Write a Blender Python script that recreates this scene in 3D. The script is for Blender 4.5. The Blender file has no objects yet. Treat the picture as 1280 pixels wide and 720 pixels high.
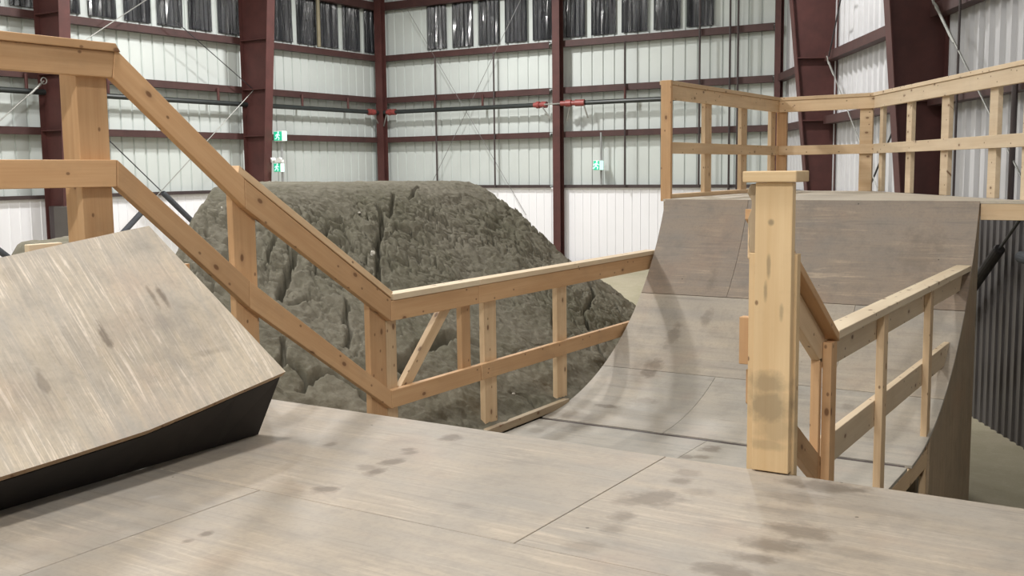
import bpy, bmesh, math, random
import numpy as np
from mathutils import Vector, Matrix
random.seed(7)
V = Vector
SC = bpy.context.scene
COL = SC.collection

# ------------------------------------------------------------------ materials
def new_mat(name):
    m = bpy.data.materials.new(name); m.use_nodes = True
    nt = m.node_tree
    return m, nt, nt.nodes['Principled BSDF']

def N(nt, typ, **kw):
    n = nt.nodes.new(typ)
    for k, v in kw.items():
        if k.startswith('i_'):
            key = k[2:]
            n.inputs[int(key) if key.isdigit() else key.replace('_', ' ')].default_value = v
        else: setattr(n, k, v)
    return n

def L(nt, a, b): nt.links.new(a, b)

def ramp(nt, fac, stops):
    r = N(nt, 'ShaderNodeValToRGB')
    els = r.color_ramp.elements
    while len(els) < len(stops): els.new(0.5)
    for e, (p, c) in zip(els, stops):
        e.position = p; e.color = (c[0], c[1], c[2], 1) if len(c) == 3 else c
    L(nt, fac, r.inputs['Fac'])
    return r.outputs['Color']

def mix(nt, fac, a, b, blend='MIX'):
    n = N(nt, 'ShaderNodeMix', data_type='RGBA', blend_type=blend)
    for sock, v in ((n.inputs[0], fac), (n.inputs[6], a), (n.inputs[7], b)):
        if isinstance(v, (int, float)): sock.default_value = v
        elif isinstance(v, tuple): sock.default_value = (*v, 1)
        else: L(nt, v, sock)
    return n.outputs[2]

def math_n(nt, op, a, b=0.0, clamp=False):
    n = N(nt, 'ShaderNodeMath', operation=op, use_clamp=clamp)
    for i, v in enumerate((a, b)):
        if isinstance(v, (int, float)): n.inputs[i].default_value = v
        else: L(nt, v, n.inputs[i])
    return n.outputs[0]

def noise(nt, vec, scale, detail=3, rough=0.5):
    n = N(nt, 'ShaderNodeTexNoise'); n.inputs['Scale'].default_value = scale
    n.inputs['Detail'].default_value = detail; n.inputs['Roughness'].default_value = rough
    L(nt, vec, n.inputs['Vector']); return n.outputs['Fac']

def scaled(nt, vec, s, off=None):
    n = N(nt, 'ShaderNodeVectorMath', operation='MULTIPLY'); L(nt, vec, n.inputs[0]); n.inputs[1].default_value = s
    if off is not None:
        a = N(nt, 'ShaderNodeVectorMath', operation='ADD'); L(nt, n.outputs[0], a.inputs[0]); L(nt, off, a.inputs[1]); return a.outputs[0]
    return n.outputs[0]

def stain_mask(nt, P, stains, wobble=2.2, wscale=16):
    acc = None
    wob = noise(nt, P, wscale, 3, 0.6)
    for cen, rad, st in stains:
        sub = N(nt, 'ShaderNodeVectorMath', operation='SUBTRACT'); L(nt, P, sub.inputs[0]); sub.inputs[1].default_value = cen
        q = scaled(nt, sub.outputs[0], tuple(1 / r for r in rad))
        ln = N(nt, 'ShaderNodeVectorMath', operation='LENGTH'); L(nt, q, ln.inputs[0])
        dd = math_n(nt, 'ADD', ln.outputs['Value'], math_n(nt, 'MULTIPLY', math_n(nt, 'SUBTRACT', wob, 0.5), wobble))
        mr = N(nt, 'ShaderNodeMapRange'); L(nt, dd, mr.inputs[0])
        mr.inputs[1].default_value = 0.55; mr.inputs[2].default_value = 1.25; mr.inputs[3].default_value = st; mr.inputs[4].default_value = 0
        acc = mr.outputs[0] if acc is None else math_n(nt, 'MAXIMUM', acc, mr.outputs[0])
    return acc

def lumber(name, light, dark, knot=(0.16, 0.07, 0.03), grime=0.15, stains=()):
    """sawn softwood: grain runs along each board's own X axis, a few knots per board"""
    m, nt, b = new_mat(name)
    tc = N(nt, 'ShaderNodeTexCoord'); oi = N(nt, 'ShaderNodeObjectInfo')
    offs = N(nt, 'ShaderNodeCombineXYZ')
    for i, k in enumerate((37.0, 61.0, 23.0)): L(nt, math_n(nt, 'MULTIPLY', oi.outputs['Random'], k), offs.inputs[i])
    off = offs.outputs[0]
    v = tc.outputs['Object']
    g1 = noise(nt, scaled(nt, v, (0.9, 14, 14), off), 1.6, 4, 0.55)
    g2 = noise(nt, scaled(nt, v, (1.5, 70, 70), off), 2.0, 2, 0.5)
    big = noise(nt, scaled(nt, v, (1.2, 2.5, 2.5), off), 1.4, 2)
    f = math_n(nt, 'ADD', math_n(nt, 'MULTIPLY', g1, 0.75), math_n(nt, 'MULTIPLY', g2, 0.25))
    c = ramp(nt, f, [(0.3, dark), (0.62, light)])
    c = mix(nt, math_n(nt, 'MULTIPLY', math_n(nt, 'SUBTRACT', big, 0.45, True), 1.6, True), c, tuple(x * 0.86 for x in dark))
    # tone of each board
    hs = N(nt, 'ShaderNodeHueSaturation'); L(nt, c, hs.inputs['Color'])
    mr = N(nt, 'ShaderNodeMapRange'); L(nt, oi.outputs['Random'], mr.inputs[0]); mr.inputs[3].default_value = 0.9; mr.inputs[4].default_value = 1.1
    L(nt, mr.outputs[0], hs.inputs['Value'])
    c = hs.outputs[0]
    # knots: dark round eyes with a browner halo
    sx_ = N(nt, 'ShaderNodeSeparateXYZ'); L(nt, v, sx_.inputs[0])
    cv = N(nt, 'ShaderNodeCombineXYZ'); L(nt, sx_.outputs[0], cv.inputs[0]); L(nt, math_n(nt, 'ADD', sx_.outputs[1], sx_.outputs[2]), cv.inputs[1])
    for sx, sy, thr, r0, r1, am, kc in ((4.0, 7.0, .62, .04, .20, .38, tuple(x * .62 for x in dark)), (4.0, 7.0, .62, .05, .085, .85, knot), (9.0, 13.0, .74, .05, .10, .75, tuple(x * .9 for x in knot))):
        vo = N(nt, 'ShaderNodeTexVoronoi', voronoi_dimensions='2D'); L(nt, scaled(nt, cv.outputs[0], (sx, sy, sy), off), vo.inputs['Vector']); vo.inputs['Scale'].default_value = 1.0
        sep = N(nt, 'ShaderNodeSeparateColor'); L(nt, vo.outputs['Color'], sep.inputs[0])
        pick = math_n(nt, 'GREATER_THAN', sep.outputs[0], thr)
        kd = N(nt, 'ShaderNodeMapRange'); L(nt, vo.outputs['Distance'], kd.inputs[0])
        kd.inputs[1].default_value = r0; kd.inputs[2].default_value = r1; kd.inputs[3].default_value = 1; kd.inputs[4].default_value = 0
        c = mix(nt, math_n(nt, 'MULTIPLY', math_n(nt, 'MULTIPLY', kd.outputs[0], pick), am), c, kc)
    if stains:
        ge = N(nt, 'ShaderNodeNewGeometry')
        c = mix(nt, stain_mask(nt, ge.outputs['Position'], stains, 1.2, 22), c, (0.15, 0.125, 0.085))
    # handling dirt
    gr = noise(nt, scaled(nt, v, (5, 5, 5), off), 1.0, 5, 0.65)
    c = mix(nt, math_n(nt, 'MULTIPLY', math_n(nt, 'SUBTRACT', gr, 0.52, True), grime * 6, True), c, (0.24, 0.17, 0.105))
    L(nt, c, b.inputs['Base Color']); b.inputs['Roughness'].default_value = 0.62
    bp = N(nt, 'ShaderNodeBump'); bp.inputs['Strength'].default_value = 0.15; bp.inputs['Distance'].default_value = 0.004
    L(nt, f, bp.inputs['Height']); L(nt, bp.outputs[0], b.inputs['Normal'])
    return m

def plywood(name, grain, tan, grey, pale, stains=(), tan_amt=0.5, rough=0.55, streak=0.5, wav=0.5):
    """weathered riding plywood. grain: scale vector (small along the grain). stains: marks and, on the bank, painted shading (centre, radii, strength)"""
    m, nt, b = new_mat(name)
    ge = N(nt, 'ShaderNodeNewGeometry'); oi = N(nt, 'ShaderNodeObjectInfo')
    P = ge.outputs['Position']
    offs = N(nt, 'ShaderNodeCombineXYZ')
    for i, k in enumerate((17.0, 31.0, 11.0)): L(nt, math_n(nt, 'MULTIPLY', oi.outputs['Random'], k), offs.inputs[i])
    off = offs.outputs[0]
    n1 = noise(nt, scaled(nt, P, (1, 1, 1), off), 1.3, 5, 0.6)
    n2 = noise(nt, scaled(nt, P, grain, off), 1.0, 4, 0.6)
    n2.node.inputs['Distortion'].default_value = wav
    n3 = noise(nt, scaled(nt, P, tuple(g * 0.35 for g in grain), off), 1.0, 3, 0.55)
    n4 = noise(nt, P, 60, 2, 0.6)
    f = math_n(nt, 'ADD', math_n(nt, 'MULTIPLY', n1, 0.6), math_n(nt, 'MULTIPLY', n3, 0.4))
    lo = 0.62 - 0.3 * tan_amt
    c = ramp(nt, f, [(lo - 0.12, grey), (lo + 0.12, tan)])
    # worn pale grain streaks
    s = N(nt, 'ShaderNodeMapRange'); L(nt, n2, s.inputs[0]); s.inputs[1].default_value = 0.53; s.inputs[2].default_value = 0.66
    patch = N(nt, 'ShaderNodeMapRange'); L(nt, noise(nt, scaled(nt, P, (1, 1, 1), off), 2.6, 3), patch.inputs[0]); patch.inputs[1].default_value = 0.42; patch.inputs[2].default_value = 0.62
    c = mix(nt, math_n(nt, 'MULTIPLY', math_n(nt, 'MULTIPLY', s.outputs[0], patch.outputs[0]), streak), c, pale)
    d = N(nt, 'ShaderNodeMapRange'); L(nt, n2, d.inputs[0]); d.inputs[1].default_value = 0.45; d.inputs[2].default_value = 0.25
    c = mix(nt, math_n(nt, 'MULTIPLY', d.outputs[0], 0.45), c, tuple(x * 0.6 for x in grey))
    # reddish heartwood blush
    rb = N(nt, 'ShaderNodeMapRange'); L(nt, noise(nt, P, 2.1, 3, 0.6), rb.inputs[0]); rb.inputs[1].default_value = 0.55; rb.inputs[2].default_value = 0.8
    c = mix(nt, math_n(nt, 'MULTIPLY', rb.outputs[0], 0.4), c, (tan[0] * 0.98, tan[1] * 0.8, tan[2] * 0.74))
    # scuff mottling
    sc_ = N(nt, 'ShaderNodeMapRange'); L(nt, noise(nt, P, 7.0, 5, 0.68), sc_.inputs[0]); sc_.inputs[1].default_value = 0.5; sc_.inputs[2].default_value = 0.75
    c = mix(nt, math_n(nt, 'MULTIPLY', sc_.outputs[0], 0.5), c, tuple(x * 0.66 for x in grey))
    c = mix(nt, math_n(nt, 'MULTIPLY', math_n(nt, 'SUBTRACT', n4, 0.48), 1.1, True), c, tuple(x * 0.75 for x in grey))
    # screw heads
    vo = N(nt, 'ShaderNodeTexVoronoi'); L(nt, P, vo.inputs['Vector']); vo.inputs['Scale'].default_value = 4.3
    dot = math_n(nt, 'LESS_THAN', vo.outputs['Distance'], 0.026)
    c = mix(nt, math_n(nt, 'MULTIPLY', dot, 0.75), c, (0.07, 0.055, 0.045))
    if stains:
        acc = stain_mask(nt, P, stains)
        c = mix(nt, acc, c, (0.13, 0.1, 0.075))
    L(nt, c, b.inputs['Base Color']); b.inputs['Roughness'].default_value = rough
    b.inputs['Specular IOR Level'].default_value = 0.3
    bp = N(nt, 'ShaderNodeBump'); bp.inputs['Strength'].default_value = 0.2; bp.inputs['Distance'].default_value = 0.004
    L(nt, n2, bp.inputs['Height']); L(nt, bp.outputs[0], b.inputs['Normal'])
    return m

def painted(name, col, rough=0.5, var=0.15, metallic=0.0, scale=3.0):
    m, nt, b = new_mat(name)
    ge = N(nt, 'ShaderNodeNewGeometry')
    n = noise(nt, ge.outputs['Position'], scale, 4, 0.6)
    c = ramp(nt, n, [(0.3, tuple(x * (1 - var) for x in col)), (0.7, tuple(min(1, x * (1 + var)) for x in col))])
    L(nt, c, b.inputs['Base Color']); b.inputs['Roughness'].default_value = rough; b.inputs['Metallic'].default_value = metallic
    return m

def emissive(name, col, strength, base=None):
    m, nt, b = new_mat(name)
    b.inputs['Base Color'].default_value = (*(base or col), 1)
    b.inputs['Emission Color'].default_value = (*col, 1); b.inputs['Emission Strength'].default_value = strength
    return m

MT = {}
MT['pine'] = lumber('pine_orange', (0.60, 0.375, 0.20), (0.505, 0.29, 0.14))
MT['pine_pale'] = lumber('pine_pale', (0.70, 0.52, 0.33), (0.585, 0.40, 0.235))
MT['pine_white'] = lumber('pine_white', (0.72, 0.58, 0.41), (0.62, 0.47, 0.31), grime=0.08)
MT['pine_cream'] = lumber('pine_cream', (0.74, 0.62, 0.45), (0.66, 0.52, 0.36), grime=0.04)
MT['pine_dirty'] = lumber('pine_dirty', (0.42, 0.33, 0.22), (0.30, 0.22, 0.14), grime=0.35)
MT['steel'] = painted('red_oxide_steel', (0.078, 0.025, 0.022), 0.65, 0.2)
MT['steel_girt'] = painted('girt_steel', (0.058, 0.024, 0.022), 0.6, 0.2)
MT['steel_dark'] = painted('dark_steel', (0.05, 0.035, 0.035), 0.5, 0.2)
MT['siding'] = painted('vinyl_faced_siding', (0.57, 0.61, 0.595), 0.5, 0.05, scale=0.7)
MT['siding_grey'] = painted('bare_siding', (0.58, 0.58, 0.60), 0.45, 0.08, scale=0.9)
MT['liner_shaded'] = painted('grey_liner_shaded', (0.115, 0.107, 0.11), 0.45, 0.12, 0.3, scale=1.2)  # grey metal liner; deep shade of the lower right wall put into its colour
MT['liner'] = painted('white_liner_steel', (0.86, 0.86, 0.90), 0.4, 0.02, scale=0.7)
MT['pipe'] = painted('black_pipe', (0.025, 0.03, 0.03), 0.4, 0.2)
MT['red'] = painted('red_coupling', (0.26, 0.055, 0.05), 0.45, 0.2)
MT['cable'] = painted('galvanised_cable', (0.32, 0.32, 0.30), 0.4, 0.2, 0.4)
MT['cable_grey'] = painted('grey_cable', (0.2, 0.2, 0.2), 0.5, 0.2)
MT['cable_dark'] = painted('dark_cable', (0.03, 0.03, 0.035), 0.5, 0.2)
MT['foam'] = painted('dark_grey_foam', (0.05, 0.055, 0.065), 0.8, 0.2, scale=9)
MT['foam_black'] = painted('black_foam', (0.017, 0.014, 0.015), 0.75, 0.3, scale=9)
MT['wrap'] = painted('grey_brown_wrap', (0.105, 0.093, 0.085), 0.7, 0.1)
MT['white_plastic'] = painted('white_plastic', (0.8, 0.8, 0.8), 0.4, 0.03)
MT['conduit'] = painted('grey_conduit', (0.30, 0.31, 0.31), 0.4, 0.1)
MT['sign_green'] = emissive('sign_green', (0.02, 0.42, 0.24), 0.7)
MT['sign_white'] = emissive('sign_white', (0.6, 0.95, 0.85), 0.9)
MT['black_paint'] = painted('black_painted_plywood', (0.016, 0.012, 0.010), 0.7, 0.3)
MT['stone'] = painted('pale_stone', (0.55, 0.52, 0.46), 0.8, 0.1, scale=20)
MT['ceiling'] = painted('white_roof_liner', (0.6, 0.6, 0.58), 0.6, 0.05)

def dirt_mat(name, base, damp, dry, bump=0.6, scl=1.0):
    m, nt, b = new_mat(name)
    ge = N(nt, 'ShaderNodeNewGeometry'); P = ge.outputs['Position']
    a = noise(nt, P, 1.1 * scl, 5, 0.6); f = noise(nt, P, 14 * scl, 6, 0.7); g = noise(nt, P, 70, 3, 0.6)
    c = ramp(nt, a, [(0.35, damp), (0.6, base)])
    mr = N(nt, 'ShaderNodeMapRange'); L(nt, f, mr.inputs[0]); mr.inputs[1].default_value = 0.5; mr.inputs[2].default_value = 0.75
    c = mix(nt, math_n(nt, 'MULTIPLY', mr.outputs[0], 0.55), c, dry)
    c = mix(nt, math_n(nt, 'MULTIPLY', math_n(nt, 'SUBTRACT', g, 0.45, True), 1.2, True), c, tuple(x * 0.7 for x in base))
    L(nt, c, b.inputs['Base Color']); b.inputs['Roughness'].default_value = 0.95; b.inputs['Specular IOR Level'].default_value = 0.15
    bp = N(nt, 'ShaderNodeBump'); bp.inputs['Strength'].default_value = bump; bp.inputs['Distance'].default_value = 0.02
    h = math_n(nt, 'ADD', math_n(nt, 'MULTIPLY', f, 0.7), math_n(nt, 'MULTIPLY', g, 0.3))
    L(nt, h, bp.inputs['Height']); L(nt, bp.outputs[0], b.inputs['Normal'])
    return m
MT['dirt'] = dirt_mat('packed_clay_dirt', (0.18, 0.165, 0.13), (0.13, 0.122, 0.088), (0.26, 0.24, 0.195))
MT['ground'] = dirt_mat('dirt_floor', (0.42, 0.375, 0.28), (0.35, 0.325, 0.225), (0.49, 0.44, 0.34), 0.35, 0.5)

def glass_mat():
    m, nt, b = new_mat('dark_skylight_panel')
    ge = N(nt, 'ShaderNodeNewGeometry')
    n = noise(nt, scaled(nt, ge.outputs['Position'], (9, 9, 0.35)), 1.0, 4, 0.65)
    c = ramp(nt, n, [(0.35, (0.008, 0.009, 0.012)), (0.6, (0.03, 0.032, 0.038)), (0.8, (0.12, 0.12, 0.125))])
    L(nt, c, b.inputs['Base Color']); b.inputs['Roughness'].default_value = 0.16
    b.inputs['Coat Weight'].default_value = 0.6; b.inputs['Coat Roughness'].default_value = 0.08
    bp = N(nt, 'ShaderNodeBump'); bp.inputs['Strength'].default_value = 0.8; bp.inputs['Distance'].default_value = 0.05
    L(nt, n, bp.inputs['Height']); L(nt, bp.outputs[0], b.inputs['Normal'])
    return m
MT['skylight'] = glass_mat()

# stains on the platform (wear marks with a shape of their own)
DZ = 1.83
def st(x, y, rx, ry, s): return ((x, y, DZ), (rx, ry, 0.5), s)
deck_stains = [st(-1.40, 3.07, .085, .10, .62), st(-1.45, 3.0, .06, .05, .45), st(-1.41, 2.86, .035, .05, .55), st(-1.39, 2.74, .035, .05, .42),
    st(-1.40, 3.29, .035, .04, .6), st(-1.417, 3.40, .05, .05, .4), st(-2.40, 2.60, .04, .045, .75), st(-2.385, 2.855, .035, .05, .75),
    st(-2.45, 2.88, .04, .03, .45), st(-2.416, 2.99, .035, .06, .75), st(-2.44, 3.13, .03, .04, .6), st(-2.47, 3.15, .03, .035, .6),
    st(-2.438, 3.385, .045, .06, .72), st(-2.79, 3.07, .025, .035, .5), st(-2.41, 2.09, .02, .025, .75), st(-2.41, 2.02, .015, .02, .6),
    st(-0.96, 3.48, .14, .06, .6), st(-0.98, 3.30, .12, .06, .32), st(-0.905, 3.0, .09, .06, .55), st(-0.925, 2.85, .10, .055, .6),
    st(-0.94, 2.72, .07, .035, .62), st(-0.97, 2.59, .10, .045, .6), st(-1.39, 2.57, .05, .06, .3), st(-1.3, 3.2, .05, .04, .3),
    st(-1.02, 3.15, .1, .05, .25), st(-0.75, 3.3, .12, .04, .2), st(-0.72, 2.9, .1, .04, .22), st(-1.9, 2.7, .04, .03, .25)]
MT['ply_deck'] = plywood('platform_plywood', (2.2, 38, 38), (0.385, 0.325, 0.26), (0.315, 0.285, 0.25), (0.52, 0.435, 0.345), deck_stains, 0.5, 0.5, 0.6, 1.2)
MT['ply_lane'] = plywood('lane_plywood', (2.2, 38, 38), (0.43, 0.395, 0.34), (0.355, 0.335, 0.305), (0.54, 0.49, 0.41),
    [((-2.30, 5.87, 1.22), (.06, .08, .4), .6), ((-2.37, 5.64, 1.22), (.05, .05, .4), .55), ((-2.29, 5.67, 1.22), (.06, .05, .4), .5),
     ((-3.4, 5.95, 1.22), (.16, .12, .4), .35), ((-3.45, 5.75, 1.22), (.1, .06, .4), .3)], 0.35, 0.45, 0.3)
MT['ply_qp'] = plywood('quarter_pipe_plywood', (2.0, 30, 30), (0.30, 0.232, 0.175), (0.235, 0.203, 0.175), (0.46, 0.365, 0.27),
    [((-3.22, 7.05, 1.5), (.06, .07, .4), .65), ((-3.2, 7.35, 1.68), (.05, .1, .3), .4), ((-1.55, 7.9, 2.3), (.16, .2, .22), .34),
     ((-3.1, 6.75, 1.33), (.08, .05, .3), .3), ((-3.3, 6.45, 1.26), (.07, .03, .3), .55), ((-3.05, 7.72, 2.05), (.04, .1, .1), .35), ((-1.75, 7.1, 1.5), (.04, .05, .2), .3)], 0.42, 0.5, 0.75, 1.2)
MT['ply_qp_mid'] = plywood('quarter_pipe_mid_plywood', (2.0, 32, 32), (0.42, 0.36, 0.29), (0.33, 0.30, 0.265), (0.52, 0.45, 0.36), [((-3.22, 7.05, 1.5), (.06, .07, .4), .6), ((-3.2, 7.35, 1.68), (.05, .1, .3), .4), ((-3.0, 7.5, 1.8), (.04, .08, .2), .35)], 0.45, 0.5, 0.4)
MT['ply_qp_low'] = plywood('quarter_pipe_low_plywood', (2.0, 34, 34), (0.44, 0.39, 0.325), (0.36, 0.335, 0.30), (0.54, 0.48, 0.40),
    [((-3.22, 6.98, 1.42), (.06, .07, .4), .6), ((-3.1, 6.6, 1.33), (.1, .05, .3), .3), ((-3.3, 6.45, 1.26), (.08, .03, .3), .6), ((-3.45, 6.2, 1.23), (.2, .1, .3), .35),
     ((-1.75, 6.8, 1.4), (.04, .05, .2), .25)], 0.35, 0.5, 0.3)
MT['ply_side'] = plywood('side_plywood', (30, 30, 2.0), (0.40, 0.30, 0.20), (0.32, 0.255, 0.18), (0.48, 0.38, 0.27), (), 0.5, 0.7, 0.4)
MT['ply_top'] = plywood('top_deck_plywood', (2.0, 30, 30), (0.60, 0.53, 0.43), (0.50, 0.45, 0.38), (0.66, 0.59, 0.48), (), 0.6, 0.6, 0.3)
MT['ply_bank'] = plywood('bank_ramp_plywood', (3.2, 62, 3.2), (0.58, 0.495, 0.39), (0.43, 0.395, 0.355), (0.80, 0.705, 0.605),
    [((-3.2, 2.5, 2.27), (.15, .5, .18), .17), ((-3.15, 1.9, 2.2), (.14, .5, .15), .17), ((-3.12, 2.75, 2.22), (.02, .12, .02), .3), ((-3.27, 2.405, 2.31), (.06, .018, .07), .7), ((-3.33, 2.72, 2.385), (.055, .014, .075), .65), ((-3.34, 2.68, 2.40), (.05, .012, .06), .55),  # first two broad patches paint the greyer shading of the lower bank
     ((-3.19, 2.10, 2.21), (.06, .02, .07), .5), ((-3.28, 2.58, 2.34), (.02, .01, .03), .3), ((-3.52, 2.78, 2.60), (.05, .03, .02), .25), ((-3.5, 2.2, 2.55), (.05, .03, .03), .2)], 0.42, 0.5, 1.0, 1.6)
MT['ply_edge'] = lumber('plywood_edge', (0.36, 0.25, 0.15), (0.25, 0.16, 0.09))

# ------------------------------------------------------------------ helpers
def prop(o, label=None, cat=None, group=None, kind=None):
    for k, v in (('label', label), ('category', cat), ('group', group), ('kind', kind)):
        if v: o[k] = v
    return o

def thing(name, loc, label, cat, group=None, kind=None):
    o = bpy.data.objects.new(name, None); COL.objects.link(o); o.location = loc
    o.empty_display_size = 0.2
    return prop(o, label, cat, group, kind)

def wmat(o):
    m = Matrix.Identity(4)
    while o is not None:
        q = o.rotation_quaternion if o.rotation_mode == 'QUATERNION' else o.rotation_euler.to_quaternion()
        m = Matrix.Translation(o.location) @ q.to_matrix().to_4x4() @ m; o = o.parent
    return m

def make(name, verts, faces, mat, parent=None, origin=None, xdir=(1, 0, 0), up=(0, 0, 1), bevel=0.0, smooth=False):
    """mesh from world-space verts, stored in a local frame whose X axis is xdir (the board's length)"""
    verts = [V(v) for v in verts]
    if origin is None:
        origin = sum(verts, V((0, 0, 0))) / len(verts)
    x = V(xdir).normalized(); z = V(up); z = (z - x * z.dot(x)).normalized(); y = z.cross(x)
    R = Matrix((x, y, z)).transposed()
    o_ = V(origin)
    me = bpy.data.meshes.new(name)
    me.from_pydata([tuple(R.transposed() @ (v - o_)) for v in verts], [], faces)
    bm = bmesh.new(); bm.from_mesh(me); bmesh.ops.recalc_face_normals(bm, faces=bm.faces); bm.to_mesh(me); bm.free()
    if smooth:
        for p in me.polygons: p.use_smooth = True
    me.materials.append(mat)
    ob = bpy.data.objects.new(name, me); COL.objects.link(ob)
    ob.rotation_mode = 'QUATERNION'; ob.rotation_quaternion = R.to_quaternion()
    if parent is not None:
        lm = wmat(parent).inverted() @ (Matrix.Translation(o_) @ R.to_4x4())
        ob.parent = parent; ob.location = lm.translation; ob.rotation_quaternion = lm.to_quaternion()
    else: ob.location = o_
    if bevel:
        md = ob.modifiers.new('bevel', 'BEVEL'); md.width = bevel; md.segments = 2; md.limit_method = 'ANGLE'
    return ob

def prism_vf(poly, axis, a0, a1):
    n = len(poly); vs = []
    for a in (a0, a1):
        for p, q in poly:
            vs.append({'X': (a, p, q), 'Y': (p, a, q), 'Z': (p, q, a)}[axis])
    fs = [tuple(range(n)), tuple(range(2 * n - 1, n - 1, -1))] + [(i, (i + 1) % n, n + (i + 1) % n, n + i) for i in range(n)]
    return vs, fs

def prism(name, poly, axis, a0, a1, mat, parent, xdir, bevel=0.003, up=None):
    vs, fs = prism_vf(poly, axis, a0, a1)
    if up is None: up = {'X': (1, 0, 0), 'Y': (0, 1, 0), 'Z': (0, 0, 1)}[axis]
    return make(name, vs, fs, mat, parent, None, xdir, up, bevel)

def box_vf(x0, x1, y0, y1, z0, z1): return prism_vf([(x0, y0), (x1, y0), (x1, y1), (x0, y1)], 'Z', z0, z1)

def box(name, x0, x1, y0, y1, z0, z1, mat, parent, long='X', bevel=0.003):
    vs, fs = box_vf(x0, x1, y0, y1, z0, z1)
    return make(name, vs, fs, mat, parent, None, {'X': (1, 0, 0), 'Y': (0, 1, 0), 'Z': (0, 0, 1)}[long], (0, 0, 1) if long != 'Z' else (1, 0, 0), bevel)

def board(name, p0, p1, w, t, wdir, mat, parent, bevel=0.003):
    """straight stick of timber: centre line p0-p1, width w along wdir, thickness t"""
    p0, p1 = V(p0), V(p1); x = (p1 - p0).normalized(); u = V(wdir); u = (u - x * u.dot(x)).normalized(); s = x.cross(u)
    vs = []
    for p in (p0, p1):
        for a, b in ((-1, -1), (1, -1), (1, 1), (-1, 1)): vs.append(p + u * (a * w / 2) + s * (b * t / 2))
    fs = [(0, 1, 2, 3), (7, 6, 5, 4)] + [(i, (i + 1) % 4, 4 + (i + 1) % 4, 4 + i) for i in range(4)]
    return make(name, vs, fs, mat, parent, None, x, u, bevel)

def tube_vf(pts, r, seg=10, base=0):
    pts = [V(p) for p in pts]; vs = []; fs = []
    rs = r if isinstance(r, (list, tuple)) else [r] * len(pts)
    for i, p in enumerate(pts):
        d = (pts[min(i + 1, len(pts) - 1)] - pts[max(i - 1, 0)]).normalized()
        a = d.orthogonal().normalized() if abs(d.z) > 0.95 else d.cross(V((0, 0, 1))).normalized()
        b = d.cross(a)
        for k in range(seg):
            t = 2 * math.pi * k / seg; vs.append(p + (a * math.cos(t) + b * math.sin(t)) * rs[i])
    for i in range(len(pts) - 1):
        for k in range(seg):
            fs.append((base + i * seg + k, base + i * seg + (k + 1) % seg, base + (i + 1) * seg + (k + 1) % seg, base + (i + 1) * seg + k))
    fs.append(tuple(base + k for k in range(seg))); fs.append(tuple(base + (len(pts) - 1) * seg + k for k in range(seg - 1, -1, -1)))
    return vs, fs

def tube(name, pts, r, mat, parent=None, seg=10):
    vs, fs = tube_vf(pts, r, seg); return make(name, vs, fs, mat, parent, smooth=False)

def merge_vf(*parts):
    vs, fs = [], []
    for v, f in parts:
        b = len(vs); vs += list(v); fs += [tuple(i + b for i in q) for q in f]
    return vs, fs

# ------------------------------------------------------------------ the hall (setting)
XW, YB, ZC = -18.7, 22.95, 9.2           # left wall plane, back wall plane, ceiling
RA = V((-7.4, 23.0, 0)); RD = V((0.487, -0.873, 0)).normalized(); RN = V((-0.873, -0.487, 0)).normalized()
YR = -8.0
XR_END = RA.x + RD.x * ((YR - RA.y) / RD.y)

def corrugated(name, a, b, inward, z0, z1, pitch, rib, depth, mat, parent=None, kind='structure', off=0.0):
    """ribbed sheet from a to b (plan), ribs standing off towards `inward`"""
    a, b, n = V(a), V(b), V(inward).normalized(); d = (b - a); Ln = d.length; d.normalize()
    xs = []; t = 0.0
    while t < Ln:
        fl = pitch - rib
        xs += [(t, 0), (t + fl, 0), (t + fl + rib * 0.25, depth), (t + pitch - rib * 0.25, depth)]
        t += pitch
    xs = [(min(s, Ln), h) for s, h in xs] + [(Ln, 0)]
    vs = []; fs = []
    for s, h in xs:
        p = a + d * s + n * (h + off)
        vs += [(p.x, p.y, z0), (p.x, p.y, z1)]
    for i in range(len(xs) - 1): fs.append((2 * i, 2 * i + 2, 2 * i + 3, 2 * i + 1))
    me = bpy.data.meshes.new(name); me.from_pydata(vs, [], fs); me.materials.append(mat)
    o = bpy.data.objects.new(name, me); COL.objects.link(o)
    if parent: o.parent = parent
    if kind: o['kind'] = kind
    return o

wl = corrugated('wall_left', (XW, YR, 0), (XW, YB, 0), (1, 0, 0), 0, ZC, 0.30, 0.055, -0.03, MT['siding'])
corrugated('liner_panel', (XW, YR, 0), (XW, YB, 0), (1, 0, 0), 0, 2.42, 0.22, 0.03, 0.012, MT['liner'], wl, None, 0.14)
wb = corrugated('wall_back', (XW, YB, 0), (RA.x + 0.1, YB, 0), (0, -1, 0), 0, ZC, 0.30, 0.055, -0.03, MT['siding'])
corrugated('liner_panel', (XW, YB, 0), (RA.x + 0.1, YB, 0), (0, -1, 0), 0, 2.42, 0.22, 0.03, 0.012, MT['liner'], wb, None, 0.14)
wr = corrugated('wall_right', RA, (XR_END, YR, 0), RN, 0, ZC, 0.30, 0.11, 0.045, MT['siding_grey'])
corrugated('liner_panel', RA, (XR_END, YR, 0), RN, 0, 2.42, 0.17, 0.06, 0.022, MT['liner_shaded'], wr, None, 0.10)  # liner colour darkened to carry the shade below the ramp deck
wk = corrugated('wall_rear', (XW, YR, 0), (XR_END, YR, 0), (0, 1, 0), 0, ZC, 0.30, 0.055, -0.03, MT['siding'])
vs = [(XW - .1, YR - .1, 0), (XR_END + .2, YR - .1, 0), (RA.x + .1, YB + .2, 0), (XW - .1, YB + .2, 0)]
fl = make('floor', vs, [(0, 1, 2, 3)], MT['ground']); fl['kind'] = 'structure'
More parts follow.
